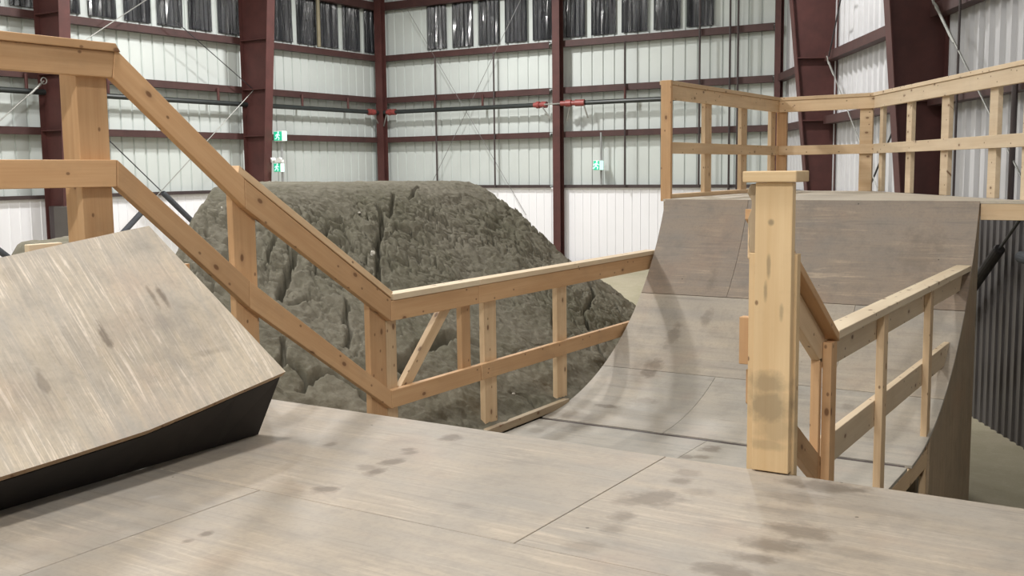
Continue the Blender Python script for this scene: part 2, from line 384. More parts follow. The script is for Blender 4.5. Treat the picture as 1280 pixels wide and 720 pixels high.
ce = make('ceiling', [(x, y, ZC) for x, y, _ in vs], [(3, 2, 1, 0)], MT['ceiling']); ce['kind'] = 'structure'

# white cap strip along the top of the lower liner
def trim(n, a, b, z0, z1, t, inward, mat):
    a, b, nn = V(a), V(b), V(inward).normalized()
    p = [a, b, b + nn * t, a + nn * t]
    v, f = prism_vf([(q.x, q.y) for q in p], 'Z', z0, z1)
    o = make('trim_%d' % n, v, f, mat); o['kind'] = 'structure'; return o
trim(1, (XW, YR, 0), (XW, YB, 0), 2.40, 2.44, 0.18, (1, 0, 0), MT['liner'])
trim(2, (XW, YB, 0), (RA.x, YB, 0), 2.40, 2.44, 0.18, (0, -1, 0), MT['liner'])

# translucent panels under the eaves: dark at night, corrugated
wn = 0
def skylight(a, b, inward, z0=6.06, z1=7.18):
    global wn
    wn += 1
    a, b, n = V(a), V(b), V(inward).normalized(); d = b - a; Ln = d.length; d.normalize()
    k = max(6, int(Ln / 0.055)); vs = []; fs = []
    rnd = random.Random(wn)
    for i in range(k + 1):
        h = 0.05 + (0.018 if i % 2 else -0.018) + rnd.uniform(-.014, .014)
        for z in (z0, (z0 + z1) / 2, z1):
            p = a + d * (Ln * i / k) + n * (h + rnd.uniform(-.006, .006)); vs.append((p.x, p.y, z))
    for i in range(k):
        for j in range(2): fs.append((3 * i + j, 3 * i + 3 + j, 3 * i + 4 + j, 3 * i + 1 + j))
    o = make('window_%d' % wn, vs, fs, MT['skylight'])
    md = o.modifiers.new('solid', 'SOLIDIFY'); md.thickness = 0.006
    o['kind'] = 'structure'
    o['label'] = 'dark corrugated translucent panel high in the wall'
y = 13.73 - 0.85 * 4
while y < 22.6:
    skylight((XW, y + 0.085, 0), (XW, min(y + 0.765, 22.8), 0), (1, 0, 0)); y += 0.85
x = -17.03
while x < -9.0:
    skylight((x + 0.0, YB, 0), (x + 0.66, YB, 0), (0, -1, 0)); x += 0.815

# ------------------------------------------------------------------ steel frame
def girt(a, b, inward, z, h, dep, label, mat=None, off=0.0):
    """cold-formed channel: web on edge, lips turned back to the siding"""
    a, b, n = V(a), V(b), V(inward).normalized()
    def seg(o0, o1, z0, z1):
        p = [a + n * o0, b + n * o0, b + n * o1, a + n * o1]
        return prism_vf([(q.x, q.y) for q in p], 'Z', z0, z1)
    v, f = merge_vf(seg(off + dep - .008, off + dep, z - h / 2, z + h / 2), seg(off + 0.0, off + dep - .008, z + h / 2 - .008, z + h / 2), seg(off + 0.03, off + dep - .008, z - h / 2, z - h / 2 + .008))
    return prop(make('wall_girt', v, f, mat or MT['steel_girt'], None, None, (b - a), (0, 0, 1)), label, 'girt', 'steel wall girts')
LEV = [(7.27, .2, 'above the dark skylights'), (5.90, .15, 'directly under the dark skylights'), (4.79, .15, 'just above the sprinkler pipe'), (3.73, .14, 'between sprinkler pipe and white liner'), (2.47, .07, 'topping the white liner')]
for z, h, w in LEV:
    girt((XW, YR, 0), (XW, YB - .1, 0), (1, 0, 0), z, h, 0.2, 'brown steel girt on the left wall, ' + w, MT['steel_dark'] if h < .1 else None, 0.035)
    girt((XW + .15, YB, 0), (-13.2, YB, 0), (0, -1, 0), z, h, 0.2, 'brown back wall girt left of the middle column, ' + w, MT['steel_dark'] if h < .1 else None, 0.035)
    girt((-12.93, YB, 0), (-7.6, YB, 0), (0, -1, 0), z, h, 0.2, 'brown back wall girt right of the middle column, ' + w, MT['steel_dark'] if h < .1 else None, 0.035)
    if 2.6 < z < 5: 
        for t0, t1, bay in ((0.2, 4.25, 'beyond the farther tapered column'), (4.55, 9.7, 'between the two tapered columns'), (10.0, 17.5, 'on the near side of the nearer tapered column')):
            girt(RA + RD * t0, RA + RD * t1, RN, z - (0 if z > 4 else .03), h, 0.2, 'brown right wall girt %s, %s' % (bay, 'upper one' if z > 4 else 'lower one'), None, 0.05)

def i_column(name, base, inward, w0, w1, h, fl, label, stiff=(), group='tapered frame columns', mat=None):
    """tapered I section: web, outer flange, inner flange, stiffener plates"""
    mat = mat or MT['steel']
    B = V(base); n = V(inward).normalized(); s = V((-n.y, n.x, 0))
    root = thing(name, B, label, 'column', group)
    def slab(p_of, z0, z1): # p_of(z)->4 plan points
        v = [(p.x, p.y, z0) for p in p_of(z0)] + [(p.x, p.y, z1) for p in p_of(z1)]
        return v, [(0, 1, 2, 3), (7, 6, 5, 4)] + [(i, (i + 1) % 4, 4 + (i + 1) % 4, 4 + i) for i in range(4)]
    W = lambda z: w0 + (w1 - w0) * z / h
    def pp(o0, o1, hw): return lambda z: [B + n * o0(z) - s * hw, B + n * o1(z) - s * hw, B + n * o1(z) + s * hw, B + n * o0(z) + s * hw]
    v, f = slab(pp(lambda z: .015, lambda z: W(z) - .015, .009), 0, h); web = make('web', v, f, mat, root)
    v, f = slab(pp(lambda z: 0, lambda z: .015, fl / 2), 0, h); make('outer_flange', v, f, mat, root)
    v, f = slab(pp(lambda z: W(z) - .015, lambda z: W(z), fl / 2), 0, h); make('inner_flange', v, f, mat, root)
    for zs in stiff:
        v, f = slab(pp(lambda z: .016, lambda z: W(zs) - .016, fl / 2 - .01), zs - .012, zs + .012); make('stiffener_plate', v, f, mat, web)
    return root
i_column('tapered_column', (-18.45, 12.58, 0), (1, 0, 0), 0.45, .93, ZC, .24, 'nearer of two tapered brown steel columns on the left wall, base boxed in grey', (3.73, 4.79, 5.9))
i_column('tapered_column', (-18.45, 17.76, 0), (1, 0, 0), 0.40, 1.1, ZC, .24, 'farther tapered brown steel column on the left wall beside two green exit signs', (3.73, 4.79, 5.9))
i_column('tapered_column', RA + RD * 4.4 + RN * .02, RN, 0.25, 1.13, ZC, .24, 'farther tapered brown column on the right wall, near the back corner', (3.7, 4.79))
i_column('tapered_column', RA + RD * 9.9 + RN * .01, RN, 0.33, 1.11, ZC, .24, 'nearest wide tapered brown column on the right wall, behind the quarter pipe railing', (3.7,))
i_column('wall_column', (-12.9, 22.72, 0), (0, -1, 0), 0.2, 0.2, ZC, .2, 'straight brown steel column in the middle of the back wall', (), 'straight end-wall columns')
i_column('wall_column', (-7.44, 22.72, 0), (0, -1, 0), 0.2, 0.2, ZC, .13, 'straight brown steel column at the right end of the back wall', (), 'straight end-wall columns')
i_column('wall_column', (-18.38, 22.72, 0), (0, -1, 0), 0.2, 0.2, ZC, .22, 'brown steel corner column where left and back walls meet', (), 'straight end-wall columns')
# boxed base of the nearer left column
cb = thing('column_wrap', (-18.1, 12.6, 0), 'grey brown boxed wrap around the foot of the nearest left column', 'column wrap')
box('wrap_panel', -18.15, -17.6, 12.42, 12.88, 0, 2.30, MT['wrap'], cb, 'Z', .02)
box('dark_edge_strip', -18.32, -18.152, 12.44, 12.86, 0, 2.30, MT['steel_dark'], cb, 'Z', .01)

# thin dark vertical rods on the back wall
for x, z1, r, w in ((-16.6, 5.83, .022, 'leftmost one, behind the dirt jump'), (-14.78, 5.83, .022, 'second from left, above the dirt jump'), (-11.125, 5.83, .022, 'just right of the small exit sign'), (-9.27, 9.0, .024, 'left of the close pair'), (-8.56, 9.0, .024, 'left one of the close pair'), (-8.375, 9.0, .024, 'right one of the close pair')):
    o = tube('vertical_rod', [(x, 22.66, 2.44 if x < -9 else 2.1), (x, 22.66, z1)], r, MT['steel_dark'], None, 8)
    prop(o, 'thin dark vertical rod on the back wall, ' + w, 'rod', 'vertical rods on the back wall')
for t, w in ((12.75, 'farther right, near the picture edge'), (11.16, 'just right of the wide tapered column')):
    p = RA + RD * t + RN * .3
    o = tube('vertical_pipe', [(p.x, p.y, 2.44 if t > 12 else 0.0), (p.x, p.y, 3.75 if t > 12 else 9.0)], .03 if t > 12 else .014, MT['steel_dark'], None, 10)
    prop(o, 'dark vertical pipe on the right wall, ' + w, 'pipe', 'vertical pipes on the right wall')
p = V((XW + .22, 20.33, 0)); o = tube('vertical_pipe', [(p.x, p.y, 6.0), (p.x, p.y, 9.0)], .05, painted('tan_pipe', (.23, .2, .13), .5), None, 10)
prop(o, 'tan vertical pipe over the dark skylight panels on the left wall', 'pipe')

# sprinkler main with red couplings
def sprinkler(label, runs, couplings, hangers, out, brackets=()):
    root = thing('sprinkler_pipe', runs[0][0], label, 'sprinkler pipe')
    for a, b in runs: tube('pipe', [a, b], .055, MT['pipe'], root, 12)
    for a, b in couplings:
        a, b = V(a), V(b); d = (b - a).normalized(); ln = (b - a).length
        tube('red_coupling', [a, a + d * ln * .2, a + d * ln * .22, a + d * ln * .45, a + d * ln * .47, a + d * ln * .6, a + d * ln * .62, b], [.06, .06, .085, .085, .058, .058, .08, .08], MT['red'], root, 12)
    for h in hangers:
        h = V(h); tube('hanger', [h + V((0, 0, .0)), h + V((0, 0, .33))], .03, MT['steel'], root, 6)
    for a, b in brackets: tube('bracket', [a, b], .018, MT['cable'], root, 6)
sprinkler('black sprinkler pipe along the left wall under the girt', [((-18.42, 2, 4.46), (-18.42, 22.2, 4.46)), ((-18.42, 22.2, 4.46), (-18.42, 22.5, 4.46))], [((-18.42, 22.05, 4.46), (-18.42, 22.35, 4.46))],
    [(-18.42, yy, 4.46) for yy in (12.2, 14.0, 16.9, 19.6, 21.3)], (1, 0, 0), [((-18.4, 22.3, 4.4), (-18.45, 22.6, 4.1))])
sprinkler('black sprinkler pipe with red couplings along the back wall', [((-18.3, 22.62, 4.46), (-13.55, 22.62, 4.46)), ((-12.2, 22.62, 4.46), (-9.2, 22.62, 4.46))],
    [((-18.2, 22.62, 4.46), (-17.9, 22.62, 4.46)), ((-13.58, 22.62, 4.46), (-13.22, 22.62, 4.46)), ((-12.75, 22.48, 4.46), (-12.15, 22.58, 4.46))],
    [(xx, 22.62, 4.46) for xx in (-16.6, -15.1, -11.1, -9.7)], (0, -1, 0), [((-13.25, 22.55, 4.46), (-12.75, 22.48, 4.46)), ((-13.3, 22.55, 4.4), (-13.1, 22.62, 4.1)), ((-12.5, 22.5, 4.4), (-12.65, 22.62, 4.05)), ((-12.15, 22.55, 4.4), (-12.1, 22.65, 4.1)), ((-18.2, 22.6, 4.4), (-18.35, 22.65, 4.1))])

# brace cables (with foam sleeves where people could run into them)
def brace(label, a, b, r, mat, sleeve=None, sr=.06, smat=None, hook=None, group='wall brace cables'):
    root = thing('brace_cable', a, label, 'cable', group)
    cb_ = tube('cable', [a, b], r, mat, root, 8)
    if sleeve:
        s0, s1 = V(a).lerp(V(b), sleeve[0]), V(a).lerp(V(b), sleeve[1]); d = (s1 - s0)
        tube('foam_sleeve', [s0, s0 + d * .01, s0 + d * .99, s1], [sr * .8, sr, sr, sr * .8], smat or MT['foam'], cb_, 14)
    if hook:
        h0, h1 = V(hook[0]), V(hook[1])
        tb_ = tube('turnbuckle', [h0, h0.lerp(h1, .1), h0.lerp(h1, .2), h0.lerp(h1, .85), h1], [r * 1.2, r * 2.2, r * 1.7, r * 1.8, r * 1.1], mat, root, 8)
        q = h0 + (h0 - h1).normalized() * .02
        v, f = [], []
        ax = V((1, 0, 0)) if abs((h1 - h0).normalized().x) < .8 else V((0, 1, 0)); dd = (h0 - h1).normalized(); bb = dd.cross(ax).normalized()
        ring = [q + dd * .06 + (dd * math.cos(t) + bb * math.sin(t)) * .06 for t in [2 * math.pi * k / 12 for k in range(13)]]
        v, f = tube_vf(ring, r * .9, 6); make('eye_hook', v, f, mat, tb_)
    return root
X2 = -18.2
def ext(a, b, t): return V(a).lerp(V(b), t)
brace('dark brace rod falling right on the left wall, foam sleeve low by the dirt jump', (X2, 12.75, 4.45), (X2, 17.75, .2), .012, MT['cable_dark'], (.46, .80), .06)
brace('pale brace rod falling left on the left wall, foam sleeve above the plywood bank', (X2 + .05, 17.75, 4.8), (X2 + .05, 12.93, .86), .009, MT['cable'], (.61, .94), .06)
brace('pale brace cable on the left wall running left from the nearest column', (X2, 12.42, 4.65), (X2, 7.5, .6), .013, MT['cable'], None, hook=((X2, 12.36, 4.6), (X2, 12.1, 4.37)))
brace('dark foam padded brace end at the far left below the white liner', (X2, 10.2, 2.45), (X2, 12.38, .64), .016, MT['cable_dark'], (.27, .66), .06)
brace('thin cable crossing the skylight panels at the far left, rising right', (X2, 12.9, 5.2), (X2, 15.5, 6.85), .010, MT['cable'])
brace('thin cable on the left wall falling right toward the farther column under the skylights', (X2, 15.6, 6.1), (X2, 17.75, 4.8), .010, MT['cable_dark'])
brace('thin diagonal cable on the back wall falling to the right', (-17.5, 22.72, 7.1), (-13.9, 22.72, 1.75), .007, MT['cable_grey'])
brace('thin diagonal cable on the back wall falling to the left', (-13.9, 22.72, 7.2), (-17.3, 22.72, 1.8), .007, MT['cable_grey'])
C2 = RA + RD * 9.6 + RN * .3
brace('pale brace cable with turnbuckle hooked to the nearest tapered column on the right', (-2.62, 13.81, 4.82), (-.45, 9.95, 1.35), .011, MT['cable'], None, hook=((-2.64, 13.85, 4.84), (-2.3, 13.24, 4.29)), group='right wall brace cables')
brace('dark brace cable in a thick black foam sleeve behind the quarter pipe railing end', (-1.05, 11.0, 2.75), (-2.45, 13.5, .75), .016, MT['cable_dark'], (.36, .86), .06, MT['foam_black'], group='right wall brace cables')
brace('pale brace cable on the right wall between the two tapered columns, falling right', (-5.17, 18.38, 4.63), (-3.2, 14.8, 1.9), .010, MT['cable'], None, hook=((-5.2, 18.43, 4.66), (-5.0, 18.07, 4.39)), group='right wall brace cables')
brace('thin dark brace cable behind the left posts of the angled railing, falling left', (-3.0, 14.5, 3.95), (-4.3, 16.8, 1.95), .014, MT['cable_dark'], group='right wall brace cables')
brace('thin dark cable beside the top of the farther right tapered column', (-4.80, 17.75, 5.75), (-5.2, 18.45, 4.75), .012, MT['cable_dark'], group='right wall brace cables')
hp = thing('padded_rail', (-1.29, 11.4, 1.98), 'dark grey padded rail end on the right wall at the picture edge', 'rail')
tube('foam_pad', [(-1.31, 11.47, 1.985), (-1.30, 11.45, 1.985), (-.8, 10.5, 1.95), (-.79, 10.48, 1.95)], [.045, .06, .06, .045], MT['foam'], hp, 14)
tube('bracket_arm', [(-.95, 10.8, 1.96), (-.62, 11.0, 1.96)], .02, MT['steel_dark'], hp, 8)

# ------------------------------------------------------------------ exit signs
def running_man(parent, o, u, w, s, mat):
    """flat figure on a sign face: o centre, u right, w up, s size"""
    o, u, w = V(o), V(u), V(w); nrm = u.cross(w)
    parts = []
    def poly(pts): 
        P = [o + u * (x * s) + w * (y * s) for x, y in pts]; n = len(P)
        v = P + [p + nrm * .006 for p in P]
        parts.append((v, [tuple(range(n)), tuple(range(2 * n - 1, n - 1, -1))] + [(i, (i + 1) % n, n + (i + 1) % n, n + i) for i in range(n)]))
    poly([(.08 + .1 * math.cos(t), .36 + .1 * math.sin(t)) for t in [2 * math.pi * k / 12 for k in range(12)]])
    poly([(-.1, .22), (.1, .24), (.04, -.08), (-.14, -.04)])
    poly([(.08, .23), (.32, .08), (.28, .02), (.05, .13)])
    poly([(-.1, .22), (-.3, .12), (-.32, -.02), (-.25, -.02), (-.23, .08), (-.08, .13)])
    poly([(.02, -.07), (.24, -.16), (.16, -.42), (.08, -.4), (.13, -.2), (-.08, -.12)])
    poly([(-.14, -.03), (-.08, -.12), (-.2, -.32), (-.42, -.32), (-.42, -.25), (-.25, -.25)])
    v, f = merge_vf(*parts); return make('pictogram', v, f, mat, parent)
def exit_sign(c, w, dep, h, label, light=False):
    x, y, z = c
    r = thing('exit_sign', (x, y + dep, z - h / 2), label, 'exit sign', 'green exit signs')
    box('housing', x - w / 2, x + w / 2, y, y + dep, z - h / 2, z + h / 2, MT['white_plastic'], r, 'X', .008)
    fc = box('sign_face', x - w / 2 + .01, x + w / 2 - .01, y - .006, y - .0005, z - h / 2 + .012, z + h / 2 - .012, MT['sign_green'], r, 'X', 0)
    box('side_face', x + w / 2 + .0005, x + w / 2 + .006, y + .01, y + dep - .01, z - h / 2 + .012, z + h / 2 - .012, MT['sign_white'], r, 'Y', 0)
    running_man(fc, (x, y - .0065, z), (1, 0, 0), (0, 0, 1), h * .95, MT['sign_white'])
    return r
exit_sign((-17.63, 17.92, 3.72), .27, .15, .23, 'upper green running man exit sign beside the farther left wall column')
s2 = exit_sign((-17.69, 17.92, 3.0), .22, .12, .21, 'lower green exit sign with a white emergency lamp head on top')
hd = make('lamp_housing', *box_vf(-17.82, -17.56, 17.92, 18.02, 3.11, 3.18), MT['white_plastic'], s2, bevel=.01)
for sx in (-.09, .1):
    tube('lamp_head', [(-17.69 + sx, 17.95, 3.20), (-17.69 + sx * 1.3, 17.84, 3.17)], [.035, .06], MT['white_plastic'], hd, 12)
exit_sign((-11.82, 22.55, 2.97), .17, .2, .24, 'small green exit sign on grey conduit on the back wall right of the middle column')
for a, b, lab in (((-17.66, 18.06, 0.0), (-17.66, 18.06, 3.7), 'thin grey conduit below the upper exit sign on the left wall'), ((-11.78, 22.72, 2.5), (-11.78, 22.72, 3.75), 'grey conduit running behind the small exit sign on the back wall')):
    o = tube('conduit', [a, b], .028, MT['conduit'], None, 8); prop(o, lab, 'conduit')

# ------------------------------------------------------------------ foreground platform
E = 3.555     # platform front edge (Y)
pf = thing('plywood_platform', (-1.0, 1.0, 0), 'worn plywood platform with tyre marks filling the foreground', 'platform')
rows = [(2.49, E, [-3.64, -1.575, 0.47, 2.4]), (1.28, 2.488, [-3.64, -2.59, -0.5, 1.55, 2.4]), (0.06, 1.278, [-3.64, -1.9, 0.2, 2.4]), (-1.16, 0.058, [-3.64, -2.6, -0.5, 1.55, 2.4]), (-2.4, -1.162, [-3.64, -1.6, 0.5, 2.4])]
for y0, y1, xs in rows:
    for a, b in zip(xs, xs[1:]):
        box('plywood_sheet', a + .0015, b - .0015, y0, y1, DZ - .019, DZ, MT['ply_deck'], pf, 'X', .0025)
box('front_fascia', -1.20, 2.4, E - .035, E - .015, 0, DZ - .02, MT['ply_side'], pf, 'X')
box('side_skirt', -3.63, -3.61, -2.4, E - .04, 0, DZ - .02, MT['ply_side'], pf, 'Y')
box('side_skirt', 2.37, 2.39, -2.4, E - .04, 0, DZ - .02, MT['ply_side'], pf, 'Y')
for yy in np.arange(-2.2, 3.5, .6):
    box('joist', -3.6, 2.36, yy, yy + .038, DZ - .17, DZ - .0195, MT['pine_dirty'], pf, 'X', 0)

# ------------------------------------------------------------------ roll-in and flat
LX0, LX1, LZ = -3.60, -1.215, 1.22
ri = thing('roll_in_ramp', ((LX0 + LX1) / 2, 4.1, 0), 'plywood roll-in dropping from the platform edge to the lower flat', 'ramp')
prof = []
for i in range(17):
    s = i / 16; yv = E + .002 + s * (4.75 - E); zz = DZ - .002 - (DZ - .002 - LZ) * (1 - (1 - s) ** 2.2); prof.append((yv, zz))
v, f = prism_vf(prof + [(p, q - .02) for p, q in reversed(prof)], 'X', LX0, LX1)
make('ramp_surface', v, f, MT['ply_lane'], ri, None, (1, 0, 0))
for xx in (LX0 + .001, LX1 - .02):
    v, f = prism_vf([(E + .002, 0), (4.75, 0)] + [(p, q - .021) for p, q in reversed(prof)], 'X', xx, xx + .018); make('side_panel', v, f, MT['ply_side'], ri, None, (0, 1, 0))
fb = thing('flat_floor', ((LX0 + LX1) / 2, 5.4, 0), 'scuffed plywood flat between the roll-in and the quarter pipe', 'floor')
box('plywood_sheet', LX0, -2.40, 4.752, 6.03, LZ - .02, LZ, MT['ply_lane'], fb, 'X', .002)
box('plywood_sheet', -2.398, LX1, 4.752, 6.03, LZ - .02, LZ, MT['ply_lane'], fb, 'X', .002)
box('rim_joist', LX1 - .04, LX1, 4.752, 6.7, LZ - .13, LZ - .021, MT['pine_pale'], fb, 'Y')
box('rim_joist', LX0, LX0 + .04, 4.752, 6.03, LZ - .13, LZ - .021, MT['pine_dirty'], fb, 'Y')
for xx in (LX0 + .05, -2.4, LX1 - .14):
    box('support_leg', xx, xx + .089, 5.0, 5.038, 0, LZ - .021, MT['pine_dirty'], fb, 'Z')
    box('support_leg', xx, xx + .089, 5.9, 5.938, 0, LZ - .021, MT['pine_dirty'], fb, 'Z')

# ------------------------------------------------------------------ quarter pipe
QX0, QX1, Q0, QL, QT = -3.615, -1.20, 6.06, 8.12, 2.64
qp = thing('quarter_pipe', ((QX0 + QX1) / 2, 7.2, 0), 'tall curved plywood quarter pipe facing the lower flat', 'quarter pipe')
run, rise = QL - Q0, QT - LZ
th = 2 * math.atan(rise / run); QR = run / math.sin(th)
def qpt(a, off=0.0): # angle along the transition
    return (Q0 + (QR + off) * math.sin(a) - 0.0, LZ + QR - (QR + off) * math.cos(a)) if off == 0 else (Q0 + (QR + off) * math.sin(a), LZ + QR - (QR + off) * math.cos(a))
def arc_sheet(a0, a1, x0, x1, mat):
    n = 14; A = [a0 + (a1 - a0) * i / n for i in range(n + 1)]
    poly = [qpt(a) for a in A] + [qpt(a, .018) for a in reversed(A)]
    v, f = prism_vf(poly, 'X', x0, x1); return make('plywood_sheet', v, f, mat, qp, None, (1, 0, 0), (0, 0, 1), .0015)
aa = [0.012, math.asin(.93 / QR), math.asin(1.60 / QR), th]
gap = .0022
for (a0, a1), xs, mat in zip(zip(aa, aa[1:]), ([QX0, -2.72, QX1], [QX0, -1.93, QX1], [QX0, -2.9, QX1]), (MT['ply_qp_low'], MT['ply_qp_mid'], MT['ply_qp'])):
    for x0, x1 in zip(xs, xs[1:]): arc_sheet(a0 + gap / QR, a1 - gap / QR, x0 + gap / 2, x1 - gap / 2, mat)
box('threshold_strip', QX0 + .01, QX1 - .04, 6.032, Q0 + .02, LZ - .02, LZ - .006, MT['steel_dark'], qp, 'X', 0)
for xx in (QX0 + .001, QX1 - .019):
    A = [aa[1] * .55 + (th - aa[1] * .55) * i / 20 for i in range(21)]
    poly = [qpt(a, .019) for a in A] + [(QL - .02, 0), (qpt(A[0])[0], 0)]
    v, f = prism_vf(poly, 'X', xx, xx + .018); make('side_panel', v, f, MT['ply_side'], qp, None, (0, 0, 1), (1, 0, 0))
for xx in (QX0 + .02, QX1 - .109): box('corner_post', xx, xx + .089, QL - .11, QL - .02, 0, QT - .30, MT['ply_side'], qp, 'Z')
# upper deck of the quarter pipe (right part reaches beyond the ramp, cut at an angle)
DP = [(QX0 - .02, QL + .002), (-.2, QL + .002), (-.2, QL + .3), (-1.04, QL + .3), (-2.66, 11.06), (QX0 - .02, 11.16)]
qd = thing('ramp_deck', (-2.6, 9.6, 0), 'flat plywood deck on top of the quarter pipe with an angled back edge', 'deck')
v, f = prism_vf(DP, 'Z', QT - .019, QT); make('deck_sheet', v, f, MT['ply_top'], qd, None, (1, 0, 0))
box('front_rim', QX1 + .004, -.2, QL + .004, QL + .042, QT - .135, QT - .02, MT['pine_pale'], qd, 'X')
box('side_rim', QX0 - .003, QX0 + .035, QL + .05, 11.1, QT - .135, QT - .02, MT['pine_pale'], qd, 'Y')
box('light_block_panel', QX0 - .018, QX0 - .004, QL + .004, 11.14, 0, QT - .02, MT['ply_side'], qd, 'Z')  # unseen panels added to block lamp light from the lower right wall
box('light_block_panel', QX0 - .003, -2.72, 11.09, 11.105, 0, QT - .021, MT['ply_side'], qd, 'Z')
board('back_rim', (-.9, QL + .1, QT - .08), (-2.64, 11.0, QT - .08), .115, .038, (0, 0, 1), MT['pine_pale'], qd)
for x_, y_ in ((QX0 - .02, 11.0), (-2.75, 10.9), (-3.2, 9.6), (-1.95, 9.6)): box('support_leg', x_, x_ + .089, y_, y_ + .089, 0, QT - .14, MT['pine_dirty'], qd, 'Z')

# ------------------------------------------------------------------ railings
def cap(name, poly, mat, par, xdir, x0, x1): return prism(name, poly, 'X', x0, x1, mat, par, xdir)
F = -3.634; FB = F - .038; PB = FB - .038
lr = thing('guard_railing', (F - .04, 4.0, 0), 'long orange pine guard railing on the left, stepping down the slope to the flat', 'railing', 'pine guard railings')
P_ = MT['pine']
# upper level
prism('top_rail', [(.6, 3.281), (2.783, 3.281), (2.80, 3.383), (.6, 3.383)], 'X', FB, F, P_, lr, (0, 1, 0))
cap('cap_board', [(.6, 3.384), (2.822, 3.384), (2.80, 3.417), (.6, 3.417)], P_, lr, (0, 1, 0), F - .105, F + .012)
prism('middle_rail', [(.6, 2.852), (2.778, 2.848), (2.785, 2.956), (.6, 2.958)], 'X', FB, F, P_, lr, (0, 1, 0))
# sloping boards, two pitches
prism('top_rail', [(2.786, 3.281), (3.469, 2.737), (3.469, 2.872), (2.803, 3.40)], 'X', FB, F + .001, P_, lr, (0, .78, -.62))
prism('top_rail', [(3.472, 2.735), (4.512, 2.078), (4.512, 2.20), (3.472, 2.868)], 'X', FB, F, P_, lr, (0, .85, -.53))
prism('middle_rail', [(2.781, 2.848), (3.473, 2.274), (3.473, 2.405), (2.788, 2.956)], 'X', FB, F + .001, P_, lr, (0, .78, -.62))
prism('middle_rail', [(3.476, 2.272), (4.500, 1.590), (4.500, 1.690), (3.476, 2.402)], 'X', FB, F, P_, lr, (0, .84, -.55))
cap('cap_board', [(3.44, 2.898), (4.53, 2.205), (4.54, 2.238), (3.45, 2.932)], MT['pine_pale'], lr, (0, .85, -.53), F - .105, F - .008)
# low level
Y_END = 8.0
prism('top_rail', [(4.514, 2.078), (5.372, 2.078), (5.372, 2.19), (4.514, 2.19)], 'X', FB, F, P_, lr, (0, 1, 0))
prism('top_rail', [(5.376, 2.078), (Y_END, 2.078), (Y_END, 2.19), (5.376, 2.19)], 'X', FB, F, P_, lr, (0, 1, 0))
cap('cap_board', [(4.535, 2.192), (5.38, 2.192), (5.38, 2.226), (4.525, 2.226)], MT['pine_cream'], lr, (0, 1, 0), F - .095, F + .004)
cap('cap_board', [(5.382, 2.192), (Y_END, 2.192), (Y_END, 2.226), (5.382, 2.226)], MT['pine_white'], lr, (0, 1, 0), F - .095, F + .004)
prism('middle_rail', [(4.503, 1.592), (5.384, 1.592), (5.384, 1.692), (4.503, 1.692)], 'X', FB, F, P_, lr, (0, 1, 0))
prism('middle_rail', [(5.394, 1.592), (7.62, 1.592), (7.62, 1.692), (5.394, 1.692)], 'X', FB, F, P_, lr, (0, 1, 0))
def lpost(y0, y1, z0, z1, mat=P_, xb=PB): box('post', xb, FB - .0005, y0, y1, z0, z1, mat, lr, 'Z')
lpost(2.645, 2.785, 1.1, 3.375); box('post', FB - .127, PB - .001, 2.66, 2.698, 1.1, 3.37, P_, lr, 'Z')
lpost(3.425, 3.565, 1.1, 2.83)
lpost(4.372, 4.508, 1.1, 2.19)
lpost(4.512, 4.60, 1.1, 2.19, MT['pine_pale'])
lpost(5.235, 5.33, 1.64, 2.19)
lpost(5.482, 5.622, 1.1, 2.19, MT['pine_pale'])
lpost(6.405, 6.545, 1.1, 2.19, MT['pine_pale'])
board('diagonal_brace', (FB - .025, 4.66, 1.66), (FB - .025, 5.13, 2.12), .075, .038, (0, -1, 1), MT['pine_pale'], lr)
board('bottom_plate', (F + .005, 4.75, LZ + .03), (F + .005, 6.46, LZ + .03), .05, .045, (0, 0, 1), MT['pine_dirty'], lr)
box('block', PB - .04, PB - .002, 2.98, 3.2, 2.42, 2.50, P_, lr, 'Y')

# right railing with its boxed end post
R0, R1 = -1.255, -1.217     # posts; face boards on the channel side
rr = thing('guard_railing', (-1.24, 4.8, 0), 'pine guard railing on the right with a thick capped end post at the platform edge', 'railing', 'pine guard railings')
PP, PW = MT['pine_pale'], MT['pine_white']
MT['pine_post'] = lumber('pine_post', (0.72, 0.53, 0.31), (0.64, 0.44, 0.235), grime=0.14, stains=[((-1.18, 3.55, 2.07), (.085, .2, .065), .55), ((-1.185, 3.55, 2.15), (.07, .2, .045), .5), ((-1.15, 3.55, 1.99), (.07, .2, .05), .3), ((-1.18, 3.55, 1.93), (.07, .2, .02), .3), ((-1.187, 3.55, 2.56), (.007, .2, .04), .5), ((-1.197, 3.55, 2.47), (.007, .2, .035), .5), ((-1.14, 3.55, 2.40), (.008, .2, .03), .4), ((-1.18, 3.55, 2.71), (.01, .2, .012), .6)])
ep = box('end_post', -1.238, -1.108, 3.535, 3.573, 1.835, 2.845, MT['pine_post'], rr, 'Z')
box('end_post_board', -1.272, -1.10, 3.575, 3.615, 1.70, 2.60, MT['pine_post'], rr, 'Z')
# splintered upper stub
rnd = random.Random(3); pts = [(-1.15, 2.84), (-1.15, 2.60)]
for i in range(9): pts.append((-1.258 - rnd.uniform(.008, .028), 2.60 + .24 * i / 8))
v, f = prism_vf(pts, 'Y', 3.577, 3.613); make('splintered_board', v, f, MT['pine_dirty'], rr, None, (0, 0, 1), (0, 1, 0), .003)
box('post_cap', -1.278, -1.09, 3.515, 3.66, 2.846, 2.884, MT['pine_post'], rr, 'X', .004)
